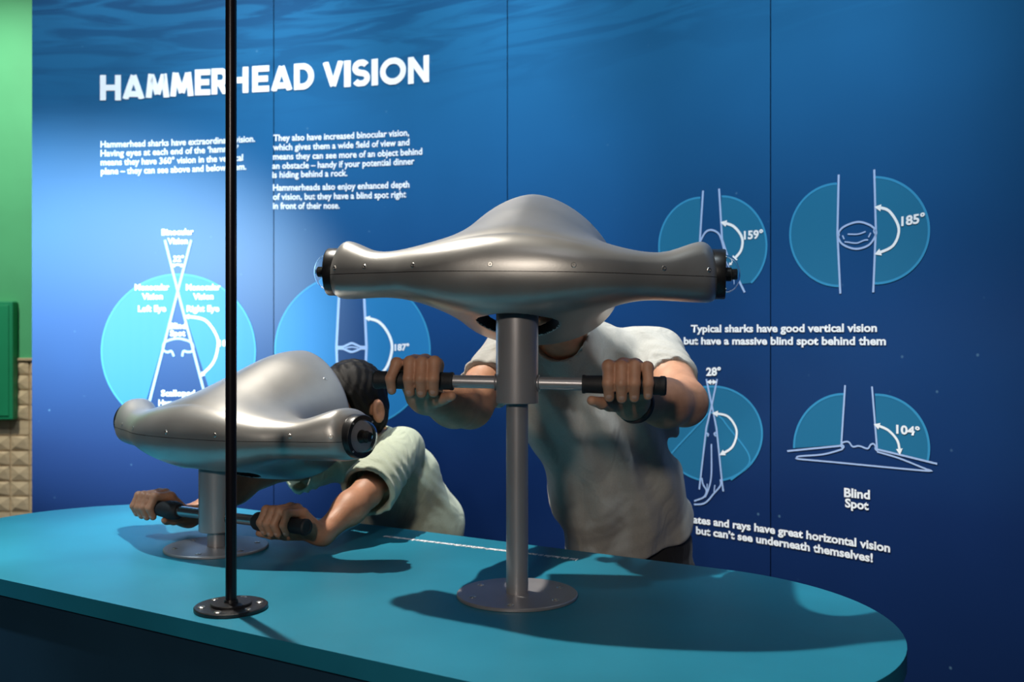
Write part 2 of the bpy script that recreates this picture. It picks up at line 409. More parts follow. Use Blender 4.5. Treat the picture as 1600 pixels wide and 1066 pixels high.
for t, a, b in TXT:
    bm = bmesh.new(); text_on(bm, t, a, b, 10.2, .022); wall_print('text_line', bm, M_white, .002)
for t, a, b, c in [
 ("Typical sharks have good vertical vision", (1080, 518), (1371, 517.3), 12),
 ("but have a massive blind spot behind them", (1069, 537), (1385, 538), 12),
 ("Skates and rays have great horizontal vision", (1068, 814), (1391.5, 862), 12.5),
 ("but can\u2019t see underneath themselves!", (1088, 833), (1364.5, 877.5), 12.5),
 ("Blind", (1319.5, 775), (1360, 779), 14), ("Spot", (1321, 791), (1358, 796), 13.5)]:
    bm = bmesh.new(); text_on(bm, t, a, b, c, .034); wall_print('text_line', bm, M_white, .002)
for t, a, b, c in [
 ("Binocular", (253, 366.5), (303, 365.5), 9.5), ("Vision", (262, 380.5), (294, 380), 9.5), ("32\u00b0", (271, 408), (288, 407.5), 9),
 ("Monocular", (211, 452.5), (265, 452), 9.5), ("Vision", (222, 467), (255, 466.5), 9.5), ("Left Eye", (216, 486), (260, 485.5), 9.5),
 ("Monocular", (291, 452.5), (345, 452), 9.5), ("Vision", (302, 467), (334, 466.5), 9.5), ("Right Eye", (292, 486), (343, 485.5), 9.5),
 ("Blind", (265, 512.5), (291, 512.5), 9), ("Spot", (266, 524), (290, 524), 9), ("182\u00b0", (343, 540), (366, 539.5), 9.5), ("Scalloped", (252, 618), (305, 618), 9.5),
 ("Hammerhead", (248, 633), (312, 633), 9.5),
 ("187\u00b0", (617, 547), (640, 546), 10), ("159\u00b0", (1163, 373), (1193, 371), 13), ("185\u00b0", (1409, 352), (1446, 346), 14.5),
 ("28\u00b0", (1104, 586), (1127, 585.5), 12.5), ("104\u00b0", (1401, 676), (1438, 680), 13.5)]:
    bm = bmesh.new(); text_on(bm, t, a, b, c, .036); wall_print('diagram_caption', bm, M_white, .0022)

# ---- diagrams: discs, sight lines, creature outlines, angle arcs
def disc(polys, m, rims=()):
    bm = bmesh.new()
    for p in polys: wpoly(bm, p)
    wall_print('sight_disc', bm, m, .0008)
    bm = bmesh.new()
    for r in rims: wline(bm, r, .006)
    wall_print('disc_rim', bm, M_rim, .0012)
def lines(name, segs, w, m=None, off=.0016):
    bm = bmesh.new()
    for s in segs: wline(bm, s[0], w*(s[2] if len(s) > 2 else 1), curve=s[1])
    return wall_print(name, bm, m or M_line, off)
def arc_arrow(pts, w, size, both=True):
    bm = bmesh.new(); q = smooth_pts(pts); wline(bm, q, w)
    size *= 1.35; arrow(bm, q[0], q[2], size); arrow(bm, q[-1], q[-3], size)
    wall_print('angle_arrow', bm, M_white, .0019)
# scalloped hammerhead, seen from above
c = (279, 548)
disc([[(278, 454)]+earc(c, 120, 120, -59, 90, 50)], M_disc, [earc(c, 120, 120, -59, 90, 50)])
bm = bmesh.new(); wpoly(bm, [(278, 454)]+earc(c, 120, 120, 90, 241, 50)); wall_print('sight_disc', bm, M_disc, .0008)
bm = bmesh.new(); wline(bm, earc(c, 120, 120, 90, 241, 50), .006); wall_print('disc_rim', bm, M_rim, .0012)
lines('sight_line', [([(258, 374), (278, 454), (316, 599), (322, 622)], False), ([(299, 374), (278, 454), (237, 614), (232, 634)], False)], .0095)
lines('hammerhead_outline', [([(256, 547), (255, 541), (259, 533), (278, 528), (297, 533), (302, 541), (300, 548), (293, 549), (287, 548), (285, 556)], True), ([(256, 547), (262, 549.5), (268, 548), (272, 556)], True)], .0085)
arc_arrow([(290.6, 493.5), (320, 499), (337, 520), (341, 538), (334, 565), (314.5, 586)], .010, 5)
arc_arrow([(269, 415), (278, 412.5), (287, 415)], .007, 4)
# hammerhead, seen from the side/front
c = (551, 547)
for a0, a1, ex in ((-80, 82, (571, 0)), (98, 260, (528, 0))):
    rim = earc(c, 121, 120, a0, a1, 50)
    disc([([(569.5, 467)] if 0 else [])+rim+([(571, 584), (573, 542), (569.5, 467)] if a0 < 0 else [(527.5, 584), (526, 542), (530, 467)])], M_disc, [rim])
lines('sight_line', [([(532, 425), (530, 462), (526, 542), (528, 590), (530, 668)], False), ([(567, 425), (569.5, 467), (573, 542), (571, 584), (569, 668)], False)], .0095)
lines('hammerhead_outline', [([(526, 541), (536, 541), (543, 538), (550, 535.5), (557, 538), (564, 541), (573, 541)], True), ([(526, 544), (536, 544), (543, 547), (550, 549), (557, 547), (564, 544), (573, 544)], True), ([(526, 538), (526, 547)], False), ([(573, 538), (573, 547)], False), ([(540, 543), (550, 541.5), (560, 543)], True, .6)], .0075)
arc_arrow([(572.5, 496), (592, 502), (607, 520), (613, 542), (607, 568), (595, 584), (581, 590)], .010, 5.5)
# typical shark from above
rim = earc((1097, 385), 67, 77, 92, 262, 40); disc([rim+[(1094, 376)]], M_disc2, [rim])
rim = earc((1128, 383), 70, 77, 90, -49, 40); disc([rim+[(1159, 443), (1129, 377), (1126, 330)]], M_disc2, [rim])
lines('sight_line', [([(1099, 297), (1094, 376), (1090, 400)], False), ([(1124, 294), (1129, 377), (1133, 396)], False), ([(1129, 374), (1139, 405), (1164, 456)], False)], .0058)
lines('shark_outline', [([(1092, 382), (1102, 363), (1112, 358.5), (1123, 364), (1129, 378), (1134, 400), (1136, 430)], True)], .0055)
arc_arrow([(1129, 347), (1147, 353), (1160, 371), (1158, 391), (1145, 406)], .0075, 6.5)
lines('angle_arrow', [([(1105, 461), (1117, 459), (1127, 457)], True)], .007, M_white, .0019)
# typical shark from the front
rim = earc((1311, 366), 76, 80, 92, 270, 40); disc([rim+[(1312, 430), (1309, 363), (1310, 300)]], M_disc2, [rim])
rim = earc((1367, 359), 85, 83, 89, -91, 40); disc([rim+[(1369, 357)]], M_disc2, [rim])
lines('sight_line', [([(1311, 272), (1309, 363), (1313.5, 458)], False), ([(1366.6, 264), (1369, 357), (1365, 456)], False)], .0055)
lines('shark_outline', [([(1309, 366), (1318, 354), (1340, 346), (1358, 350), (1369, 358)], True), ([(1309, 366), (1316, 380), (1337, 388), (1358, 382), (1369, 366), (1369, 358)], True), ([(1325, 365), (1341, 365), (1353, 361)], True, .7),
      ([(1320, 377), (1325, 377.5), (1339, 379), (1351, 374.5), (1357, 374)], True, .7), ([(1317, 367), (1319.5, 373)], False, .7), ([(1361, 363), (1357.5, 370)], False, .7), ([(1310, 362), (1312, 366), (1310, 370)], True, .6), ([(1367, 356), (1365.5, 360), (1367, 364)], True, .6)], .005)
arc_arrow([(1370, 323), (1390, 329), (1405, 356), (1396, 383), (1370, 395.5)], .0068, 7)
# skate from above
c = (1113, 677)
r1 = earc(c, 78, 74, 90, -78, 44); r2 = earc(c, 78, 74, 90, 256, 44)
disc([[(1112.6, 632)]+r1+[(1128, 747)] ], M_disc2, [r1]); disc([[(1112.6, 632)]+r2+[(1095, 747)]], M_disc2, [r2])
lines('sight_line', [([(1104, 591.5), (1112.6, 632), (1120, 668), (1128, 747), (1130.6, 767)], False), ([(1121, 591.5), (1112.6, 632), (1104, 668), (1095, 747), (1093, 764)], False)], .0052)
lines('skate_outline', [([(1046, 712), (1059, 697), (1095, 659), (1111, 644), (1127, 652), (1138, 666), (1165, 700), (1172, 718), (1165, 731), (1142.5, 749)], True)], .0052, M_rim)
lines('skate_tail', [([(1112, 693), (1112, 740), (1108, 762), (1102, 776)], True), ([(1097, 746), (1099, 756), (1104, 766), (1100, 776), (1085, 782)], True), ([(1126, 748), (1126, 758), (1116, 770), (1102, 785), (1085, 787.5)], True), ([(1105.5, 755), (1105, 772)], False, .7), ([(1117.5, 757), (1116, 768)], False, .7), ([(1104, 676), (1107, 677.5), (1106, 681)], True, 1.1), ([(1119, 675), (1116.5, 677), (1119, 681)], True, 1.1)], .0048)
arc_arrow([(1116, 645), (1138, 650), (1151.5, 672), (1145, 697), (1127, 709)], .0065, 6)
arc_arrow([(1106.5, 596), (1112.5, 596), (1119, 596)], .004, 5)
# ray from the front
rim = earc((1319, 698), 78, 83, 90, 181, 24); disc([rim+[(1315.7, 694), (1316, 690)]], M_disc2, [rim])
rim = earc((1369, 700), 83, 84, 91, -13, 30); disc([rim+[(1371, 700)]], M_disc2, [rim])
lines('sight_line', [([(1321, 601), (1315, 695)], False), ([(1363, 603), (1371, 701)], False), ([(1230.6, 704), (1316, 695.5)], False), ([(1370, 701), (1465, 724)], False)], .0048)
lines('ray_outline', [([(1317, 701), (1287, 709), (1250, 712), (1246, 714.5), (1250, 716.5), (1300, 721), (1444, 734.5), (1447, 732), (1440, 729), (1405, 715), (1371, 705)], True), ([(1316, 699), (1316, 692), (1321, 689.5), (1327, 690), (1333, 697), (1343, 696), (1356, 700), (1361, 694), (1366, 693), (1371, 701)], True), ([(1315, 693), (1319, 697), (1316, 701)], True), ([(1371, 695), (1368, 700), (1372, 704)], True)], .0042)
arc_arrow([(1368.5, 663), (1388, 671), (1403, 688), (1406.5, 707)], .0062, 6.5)

# ---- far room beyond the wall's left edge
M_green = noisy(mat('green_paint', (.10, .52, .24), .6), 3, .06)
M_box = noisy(mat('emerald_paint', (.01, .33, .15), .55), 3, .06)
M_wood = noisy(mat('pale_timber', (.70, .55, .36), .55), 6, .18, .3, (1, 1, 7), 40)
bm = bmesh.new(); box(bm, (-4.8, 5.3, 1.262), (-1.3, 5.36, 4.3)); struct(mesh_obj('wall_far', bm, M_green), 'green painted wall above timber cladding in the next bay')
cl = struct(bpy.data.objects.new('wall_cladding', None), 'pale carved timber tiles below the green wall'); COL.objects.link(cl)
cl.name = 'trim_1'
bm = bmesh.new(); box(bm, (-4.8, 5.31, 0), (-1.3, 5.38, 1.258)); mesh_obj('backing_board', bm, M_wood, cl)
tiles = []
def tile_mesh(kind, w_, h_):
    bm = bmesh.new(); d = .012; g = .004
    A = [bm.verts.new((x, -.004, z)) for x, z in ((g, g), (w_-g, g), (w_-g, h_-g), (g, h_-g))]
    Bk = [bm.verts.new((x, .004, z)) for x, z in ((g, g), (w_-g, g), (w_-g, h_-g), (g, h_-g))]
    for i in range(4): bm.faces.new((A[i], Bk[i], Bk[(i+1) % 4], A[(i+1) % 4]))
    if kind == 0:      # pyramid
        t = bm.verts.new((w_/2, -d-.004, h_/2))
        for i in range(4): bm.faces.new((A[i], A[(i+1) % 4], t))
    elif kind == 1:    # diagonal ridge
        t = bm.verts.new((w_*.75, -d-.004, h_*.8)); t2 = bm.verts.new((w_*.3, -d-.004, h_*.3))
        bm.faces.new((A[0], A[1], t, t2)); bm.faces.new((A[1], A[2], t)); bm.faces.new((A[2], A[3], t)); bm.faces.new((A[3], t2, t)); bm.faces.new((A[3], A[0], t2))
    else:              # low flat tile
        bm.faces.new(A)
    bm.normal_update(); me = bpy.data.meshes.new('tile'); bm.to_mesh(me); bm.free(); me.materials.append(M_wood); return me
TW, THh = .105, .084
TM = [tile_mesh(k, TW, THh) for k in range(3)]
for r in range(15):
    for c_ in range(6):
        kind = (0 if (r//3) % 2 == 0 else (1 if r % 2 else 2))
        o = bpy.data.objects.new('timber_tile', TM[kind if c_ % 2 == 0 or kind == 2 else (1 if kind == 0 else 0)]); COL.objects.link(o); o.parent = cl
        o.location = (-2.98+c_*TW, 5.306, 1.258-(r+1)*THh)
# thin shelf line where timber meets paint
bm = bmesh.new(); box(bm, (-4.8, 5.285, 1.252), (-1.3, 5.302, 1.266), .002); struct(mesh_obj('trim_2', bm, M_wood), 'thin pale timber strip between green paint and tiles')
bx = thing('wall_box', 'emerald green box fixed to the green wall at the left edge', 'box', (-3.0, 5.24, .93))
bm = bmesh.new(); box(bm, (-.62, 0, 0), (.275, .058, .647), .006); mesh_obj('box_body', bm, M_box, bx)
bm = bmesh.new(); box(bm, (-.60, -.006, .02), (.255, .001, .627), .003); mesh_obj('front_panel', bm, M_box, bx)

# ------------------------------------------------------------------ TABLE
ZT = .92
U = Vector((.857, -.515, 0)); N = Vector((.515, .857, 0)).normalized(); U.normalize()
R_T = .381; NC = 1.415; UL, UR = -1.94, -.60
def stadium(r, n=48):
    pts = []
    for k in range(n+1):
        a = -math.pi/2+math.pi*k/n; pts.append(U*(UR+r*math.cos(a)*1.0)+N*(NC+r*math.sin(a)))
    for k in range(n+1):
        a = math.pi/2+math.pi*k/n; pts.append(U*(UL+r*math.cos(a))+N*(NC+r*math.sin(a)))
    return pts
def prism(pts, z0, z1, bev=0):
    bm = bmesh.new(); a = [bm.verts.new((p.x, p.y, z0)) for p in pts]; b = [bm.verts.new((p.x, p.y, z1)) for p in pts]
    n = len(pts); bm.faces.new(a[::-1]); t = bm.faces.new(b)
    for i in range(n): bm.faces.new((a[i], a[(i+1) % n], b[(i+1) % n], b[i]))
    if bev: bmesh.ops.bevel(bm, geom=list(t.edges), offset=bev, segments=2, affect='EDGES')
    bmesh.ops.recalc_face_normals(bm, faces=bm.faces[:]); return bm
table = thing('exhibit_table', 'long teal table with rounded ends carrying the two viewers', 'table', (0, 0, 0))
M_top = mat('teal_laminate', (.012, .185, .285), .42, 0, Specular_IOR_Level=.4); noisy(M_top, 3.5, .16, .05, (1, 1, 1), 240, .05, .0006)
M_base = noisy(mat('navy_table_base', (.010, .045, .085), .5), 5, .1)
autosmooth(mesh_obj('tabletop', prism(stadium(R_T), ZT-.03, ZT, .0015), M_top, table))
autosmooth(mesh_obj('pedestal', prism(stadium(R_T-.02), 0, ZT-.03), M_base, table))
# instruction line, printed so that it reads from the far side
b = text_bm('Use the handles to move your hammerhead \u2013 and look at the screen to see how a hammerhead sees', .05)
xs = [v.co.x for v in b.verts]; a, e = min(xs), max(xs)
def tpt(px, py): 
    D = F*(H0-ZT)/(py-532); return Vector(((px-800)/F*D, D, ZT))
q0, q1 = tpt(602, 836.5), tpt(905, 873)
dv = (q0-q1); nv = Vector((-dv.y, dv.x, 0)).normalized()
for v in b.verts:
    u = (v.co.x-a)/(e-a); v.co = q1+dv*u+nv*(v.co.y/.72*.017)+Vector((0, 0, .0006))
bmesh.ops.recalc_face_normals(b, faces=b.faces[:])
mesh_obj('instruction_lettering', b, M_white, table)

# ------------------------------------------------------------------ POLE
pole = thing('pole', 'thin black pole bolted to the table in front of the left viewer', 'pole', (-.4615, 1.577, ZT))
M_blk = mat('black_gloss_metal', (.012, .010, .014), .28, .3)
M_blk2 = noisy(mat('black_flange_paint', (.012, .012, .014), .35), 60, .3, .2)
bm = bmesh.new(); lathe(bm, [(.009, .007), (.009, 3.38)], n=32); autosmooth(mesh_obj('tube', bm, M_blk, pole))
bm = bmesh.new(); lathe(bm, [(.0575, 0), (.059, .001), (.059, .0055), (.0575, .0068)], n=64); autosmooth(mesh_obj('flange', bm, M_blk2, pole))
bm = bmesh.new(); lathe(bm, [(.033, .0068), (.033, .0105), (.032, .0115), (.0115, .0115), (.0105, .016)], n=48); autosmooth(mesh_obj('collar', bm, M_blk2, pole))
M_steel = mat('bright_steel', (.62, .60, .56), .3, 1)
M_hex = mat('socket_black', (.006, .006, .006), .6)
def screw_mesh(r=.005):
    bm = bmesh.new(); lathe(bm, [(r, 0), (r, .0008), (r*.8, .0016), (r*.45, .0016), (r*.42, .0003), (0, .0003)], n=18)
    me = bpy.data.meshes.new('screw'); bm.to_mesh(me); bm.free(); me.materials.append(M_steel); return me
SCR = screw_mesh(.0062); SCR2 = screw_mesh(.0044); SCR3 = screw_mesh(.0022)
def place(me, name, parent, M):
    o = bpy.data.objects.new(name, me); COL.objects.link(o); o.parent = parent; o.matrix_local = M; return o
for k in range(6):
    a = math.radians(20+60*k); place(SCR, 'screw', pole, Matrix.Translation((.046*math.cos(a), .046*math.sin(a), .0066)))

# ------------------------------------------------------------------ HAMMERHEAD VIEWER
M_shell = mat('silver_shell', (.375, .37, .355), .37, .66); noisy(M_shell, 9, .10, .10, (1, 1, 1), 320, .05, .0006)
M_post = mat('grey_post_paint', (.36, .35, .36), .36, .5); noisy(M_post, 30, .06, .15, (1, 1, .2), 400, .04, .0005)
M_plate = mat('plate_grey_paint', (.34, .33, .34), .42, .55); noisy(M_plate, 20, .06, .1, (1, 1, 1), 400, .04, .0005)
M_grip = mat('black_rubber_grip', (.010, .010, .012), .62); noisy(M_grip, 60, .2, .5, (1, 1, 1), 500, 0, .001)
M_inner = mat('black_lining', (.004, .004, .005), .9)
M_ring = mat('black_ring', (.010, .010, .011), .35)
M_bar = mat('bar_steel', (.40, .40, .40), .25, .9)
M_glass = mat('clear_dome', (1, 1, 1), .02); M_glass.node_tree.nodes['Principled BSDF'].inputs['Transmission Weight'].default_value = 1
M_glass.node_tree.nodes['Principled BSDF'].inputs['IOR'].default_value = 1.25
AX = .339
def ss(t): t = np.clip(t, 0, 1); return t*t*(3-2*t)
XS = np.array([0, .06, .12, .17, .21, .25, .285, .31, .34, .40])
def itp(x, vals): return np.interp(x, XS, vals)
# smooth station tables
def smooth_tab(vals):
    g = np.linspace(0, .4, 401); v = np.interp(g, XS, vals); k = np.ones(31)/31
    v = np.convolve(np.pad(v, 15, mode='edge'), k, 'valid'); v = np.convolve(np.pad(v, 15, mode='edge'), k, 'valid'); return g, v
T_top = smooth_tab([.060, .058, .052, .046, .041, .040, .054, .065, .064, .064])
T_bot = smooth_tab([.055, .053, .048, .043, .040, .040, .041, .042, .041, .040])
T_ch = smooth_tab([.21, .20, .17, .135, .110, .102, .112, .120, .118, .118])
def wing_sd(p):
    ax = np.abs(p[:, 0]); yf = -.10+.095*(np.sqrt(ax*ax+.003)/.336)**1.8
    ht = np.interp(ax, *T_top); hb = np.interp(ax, *T_bot); ch = np.interp(ax, *T_ch)
    yc = yf+ch/2; a = ch/2; z = p[:, 2]; h = np.where(z > 0, ht, hb)
    d = ((np.abs((p[:, 1]-yc)/a)**2.5+np.abs(z/h)**2.3)**(1/2.4)-1)*np.minimum(a, .5*(ht+hb))
    end = (ax-AX-.004)-(p[:, 1]-.05)*.05+np.maximum(z-.012, 0)*.22
    return smax(d, end, .022)
def hood_dims(y):
    s = np.clip((y+.065)/.315, 0, 1)
    e = np.sin(s*math.pi/2)
    zt = .036+.139*e; zb = .040+.083*e; wx = .078+.094*e
    return zt, zb, wx
def hood_sd(p, shrink=0.):
    zt, zb, wx = hood_dims(p[:, 1]); z = p[:, 2]; h = np.where(z > 0, zt, zb)-shrink
    ex = np.where(z > 0, 1.70, 2.15)
    q = (((np.abs(p[:, 0])/np.maximum(wx-shrink, .005))**ex+(np.abs(z)/np.maximum(h, .005))**ex)**(1/ex)-1)*np.minimum(np.maximum(wx-shrink, .005), np.maximum(.5*(zt+zb)-shrink, .005))
    return smax(q, -(p[:, 1]+.055)+shrink, .05)
def inner_sd(p):
    d = hood_sd(p, .013)
    post = np.sqrt((p[:, 0]/.070)**2+((p[:, 1]-.020)/.078)**2)-1; post = np.maximum(post*.070, p[:, 2])
    return np.minimum(np.maximum(d, -.025-p[:, 1]), post)
def shell_sd(p):
    d = smin(wing_sd(p), hood_sd(p), .095)
    rim = p[:, 1]-(.235+.03*(p[:, 2]/.17))
    d = smax(d, rim, .008)
    return smax(d, -inner_sd(p), .0055)
_me = sdf_mesh('shell', shell_sd, (-.37, -.14, -.15), (.37, .30, .21), .004, newton=3)
def half(me, sign, name):
    bm = bmesh.new(); bm.from_mesh(me)
    bmesh.ops.bisect_plane(bm, geom=bm.verts[:]+bm.edges[:]+bm.faces[:], plane_co=(0, 0, .0005*sign), plane_no=(0, 0, -sign), clear_outer=True)
    out = bpy.data.meshes.new(name); bm.to_mesh(out); bm.free()
    out.materials.append(M_shell); out.materials.append(M_inner)
    n = len(out.polygons); c = np.empty(n*3); out.polygons.foreach_get('center', c); c = c.reshape(-1, 3)
    ii = (np.abs(inner_sd(c)) < .0022) & (shell_sd(c) > -.01)
    out.polygons.foreach_set('material_index', ii.astype(int)); out.polygons.foreach_set('use_smooth', [True]*n); out.update()
    return out
ME_UP, ME_LO = half(_me, 1, 'upper_shell'), half(_me, -1, 'lower_shell')
# gasket: dark line inside the joint
def surf_from(x, z, side='front'):
    ys = np.linspace(-.14, .2, 700) if side == 'front' else np.linspace(.3, -.1, 700)
    p = np.stack([np.full(700, x), ys, np.full(700, z)], 1); d = shell_sd(p); i = np.argmax(d < 0); return p[i]
def outer_only(p): return smin(wing_sd(p), hood_sd(p), .095)
def build_viewer(label, loc, rot, h_sleeve0, h_bar, h_seam, rot_bar, tilt, plate_r):
    """heights are above the tabletop"""
    t = thing('hammerhead_viewer', label, 'viewer', loc, 0, 'hammerhead viewers on the teal table')
    bm = bmesh.new(); lathe(bm, [(plate_r-.001, 0), (plate_r, .001), (plate_r, .0045), (plate_r-.0015, .006)], n=96); autosmooth(mesh_obj('base_plate', bm, M_plate, t))
    for k in range(6):
        a = math.radians(22+60*k); place(SCR, 'bolt', t, Matrix.Translation((plate_r*.78*math.cos(a), plate_r*.78*math.sin(a), .0058)))
    bm = bmesh.new(); lathe(bm, [(.0195, .006), (.019, .009), (.019, h_sleeve0+.02)], n=40); autosmooth(mesh_obj('inner_post', bm, M_post, t))
    bm = bmesh.new(); lathe(bm, [(.0205, h_sleeve0), (.0355, h_sleeve0), (.0365, h_sleeve0+.001), (.0365, h_seam-.012)], n=56); autosmooth(mesh_obj('rotating_sleeve', bm, M_post, t))
    Rb = Matrix.Rotation(rot_bar, 4, 'Z') @ Matrix.Rotation(tilt, 4, 'Y')
    T = Matrix.Translation((0, 0, h_bar)) @ Rb
    bm = bmesh.new(); lathe(bm, [(.0112, -.235), (.0112, .235)], T @ Matrix.Rotation(math.pi/2, 4, 'Y'), n=32)
    lathe(bm, [(.0150, -.0385), (.0135, -.0365)], T @ Matrix.Rotation(math.pi/2, 4, 'Y'), n=32); lathe(bm, [(.0135, .0365), (.0150, .0385)], T @ Matrix.Rotation(math.pi/2, 4, 'Y'), n=32)
    autosmooth(mesh_obj('handlebar', bm, M_bar if h_bar < .2 else M_post, t))
    for s in (-1, 1):
        Mx = T @ Matrix.Rotation(s*math.pi/2, 4, 'Y')
        bm = bmesh.new()
        prof = [(.0118, .112), (.0158, .1125), (.0162, .116), (.0152, .119), (.0156, .15), (.0160, .18), (.0155, .22), (.0155, .243), (.0168, .245), (.0168, .2515), (.0145, .2545), (.009, .2550), (.0085, .2535), (0, .2535)]
        if h_bar < .2: prof = [(.0118, .112), (.0150, .1125), (.0185, .118), (.0205, .130), (.0205, .146), (.0180, .160)]+prof[5:]
        lathe(bm, prof, Mx, n=36)
        autosmooth(mesh_obj('grip', bm, M_grip, t))
    Ms = Matrix.Translation((0, 0, h_seam)) @ Matrix.Rotation(rot, 4, 'Z') @ Matrix.Rotation(tilt, 4, 'Y')
    place(ME_UP, 'upper_shell', t, Ms); lo = place(ME_LO, 'lower_shell', t, Ms)
    for x in (-.325, -.262, -.165, -.03, .105, .25, .325):
        p = surf_from(x, .011); n = grad(outer_only, p); place(SCR2, 'screw', t, Ms @ along(p-n/np.linalg.norm(n)*.0006, n))
    for x, y in ((.115, .21), (-.115, .21)):
        zz = np.linspace(.25, 0, 500); pp = np.stack([np.full(500, x), np.full(500, y), zz], 1); i = np.argmax(outer_only(pp) < 0); p = pp[i]
        n = grad(outer_only, p); place(SCR2, 'screw', t, Ms @ along(p-n/np.linalg.norm(n)*.0006, n))
    for s in (-1, 1):
        d = Vector((s, -.06, 0)).normalized(); c0 = Vector((s*(AX-.018), .054, .008)); Me = Ms @ along(c0, d)
        bm = bmesh.new(); lathe(bm, [(.036, 0), (.0425, .004), (.0435, .012), (.0435, .033), (.042, .0355), (.034, .0358), (.0335, .030), (0, .030)], Me, n=64)
        ring = autosmooth(mesh_obj('eye_ring', bm, M_ring, t))
        bm = bmesh.new(); R = .0335
        outp = [(R*math.cos(a), .0345+R*.78*math.sin(a)) for a in np.linspace(0, math.pi/2, 16)]; outp[-1] = (0, outp[-1][1])
        inp = [(r*.965, .0345+(z-.0345)*.965) for r, z in outp][::-1]
        lathe(bm, outp+inp[0:], Me, n=48, cap=False)
        mesh_obj('eye_dome', bm, M_glass, ring, smooth=True)
        bm = bmesh.new(); lathe(bm, [(.012, .030), (.012, .045), (.0095, .046), (.0095, .054), (.0085, .0555), (.006, .0555), (.005, .052), (0, .052)], Me, n=28)
        autosmooth(mesh_obj('eye_camera', bm, [M_hex], ring))
        bm = bmesh.new(); lathe(bm, [(.0330, .0303), (.0330, .0320), (.0135, .0325)], Me, n=40, cap=False); mesh_obj('eye_plate', bm, M_plate, ring)
        for k in range(4):
            a = math.radians(45+90*k); q = Me @ Matrix.Translation((.0385*math.cos(a), .0385*math.sin(a), .0352)); place(SCR3, 'ring_screw', ring, q)
    return t
PN = Vector((.009, 1.658, ZT)); PR = Vector((-.627, 2.037, ZT))
YN = -math.radians(8.0); YR = -math.radians(31)
near = build_viewer('silver hammerhead viewer on the tall post, used by the man', PN, YN, .333, .368, .553, -math.radians(8.0), math.radians(.9), .1045)
rear = build_viewer('silver hammerhead viewer on the short post, used by the child', PR, YR, .038, .069, .243, -math.radians(30), math.radians(0), .1075)

# ------------------------------------------------------------------ PEOPLE
def skin(name, c):
    m = mat(name, c, .5, 0); b = m.node_tree.nodes['Principled BSDF']
    b.inputs['Subsurface Weight'].default_value = .12; b.inputs['Subsurface Radius'].default_value = (.012, .005, .003); b.inputs['Subsurface Scale'].default_value = .5
    return noisy(m, 45, .12, .25, (1, 1, 1), 260, .05, .0015)
def cloth(name, c, amt=.06):
    m = mat(name, c, .85); m.node_tree.nodes['Principled BSDF'].inputs['Sheen Weight'].default_value = .15
    noisy(m, 300, amt, .35, (1, 1, 1), 700, 0, .0008)
    b = m.node_tree.nodes['Principled BSDF']; prev = b.inputs['Normal'].links[0].from_node
    tc = nd(m, 'ShaderNodeTexCoord'); mp = nd(m, 'ShaderNodeMapping'); mp.inputs['Scale'].default_value = (1.5, 1.5, .55); mp.inputs['Rotation'].default_value = (0, .35, 0)
    lk(m, tc.outputs['Object'], mp.inputs[0])
    n = nd(m, 'ShaderNodeTexNoise'); n.inputs['Scale'].default_value = 9; n.inputs['Detail'].default_value = 2; n.inputs['Distortion'].default_value = 1.6
    lk(m, mp.outputs[0], n.inputs['Vector'])
    bp = nd(m, 'ShaderNodeBump'); bp.inputs['Strength'].default_value = .5; bp.inputs['Distance'].default_value = .018
    lk(m, n.outputs[0], bp.inputs['Height']); lk(m, prev.outputs[0], bp.inputs['Normal']); lk(m, bp.outputs[0], b.inputs['Normal'])
    return m
def hand_prims(C, u, b, z, s, spread=0.):
    """prims of a hand closed on a bar through C; u towards the thumb, b from bar to wrist"""
    C, u, b, z = [np.array(q, float) for q in (C, u, b, z)]
    def L(a, c, d): return C+(u*a+b*c+z*d)*s
    fingers, palm = [], []
    offs = [.0325, .0108, -.0108, -.0310]; ln = [.97, 1.06, 1.0, .84]; rr = [.0110, .0113, .0109, .0098]
    for i in range(4):
        o = offs[i]; k = ln[i]; r = rr[i]*s; sp = (-.006*spread if i == 3 else 0)
        mcp = L(o*.92, .032, (.0270, .0330, .0325, .0250)[i]); pip = L(o+sp*.3, -.0130*k, .0305*(.92+.08*k)+.0012*(1-i % 2)); dip = L(o+sp, -.0280*k, .0035); tip = L(o*.97+sp, -.0175*k, -.0205*k)
        fingers.append([(mcp, pip, r*1.12, r*.99), (pip, dip, r*1.02, r*.90), (dip, tip, r*.93, r*.80)])
        palm.append((mcp, L(o*.62, .088, -.026), r*1.15, .0135*s))
    palm += [(L(-.026, .032, .0), L(-.018, .085, -.033), .013*s, .015*s), (L(.022, .034, -.002), L(.014, .085, -.033), .0145*s, .016*s), (L(-.0, .031, .0), L(0, .085, -.033), .013*s, .017*s)]
    thumb = [(L(.020, .078, -.036), L(.034, .038, -.0345), .0150*s, .0128*s), (L(.034, .038, -.0345), L(.046, .010, -.0315), .0118*s, .0102*s), (L(.046, .010, -.0315), L(.062, -.008, -.0265), .0104*s, .0082*s)]
    wrist = L(0, .108, -.036)
    return fingers, palm, thumb, wrist, L
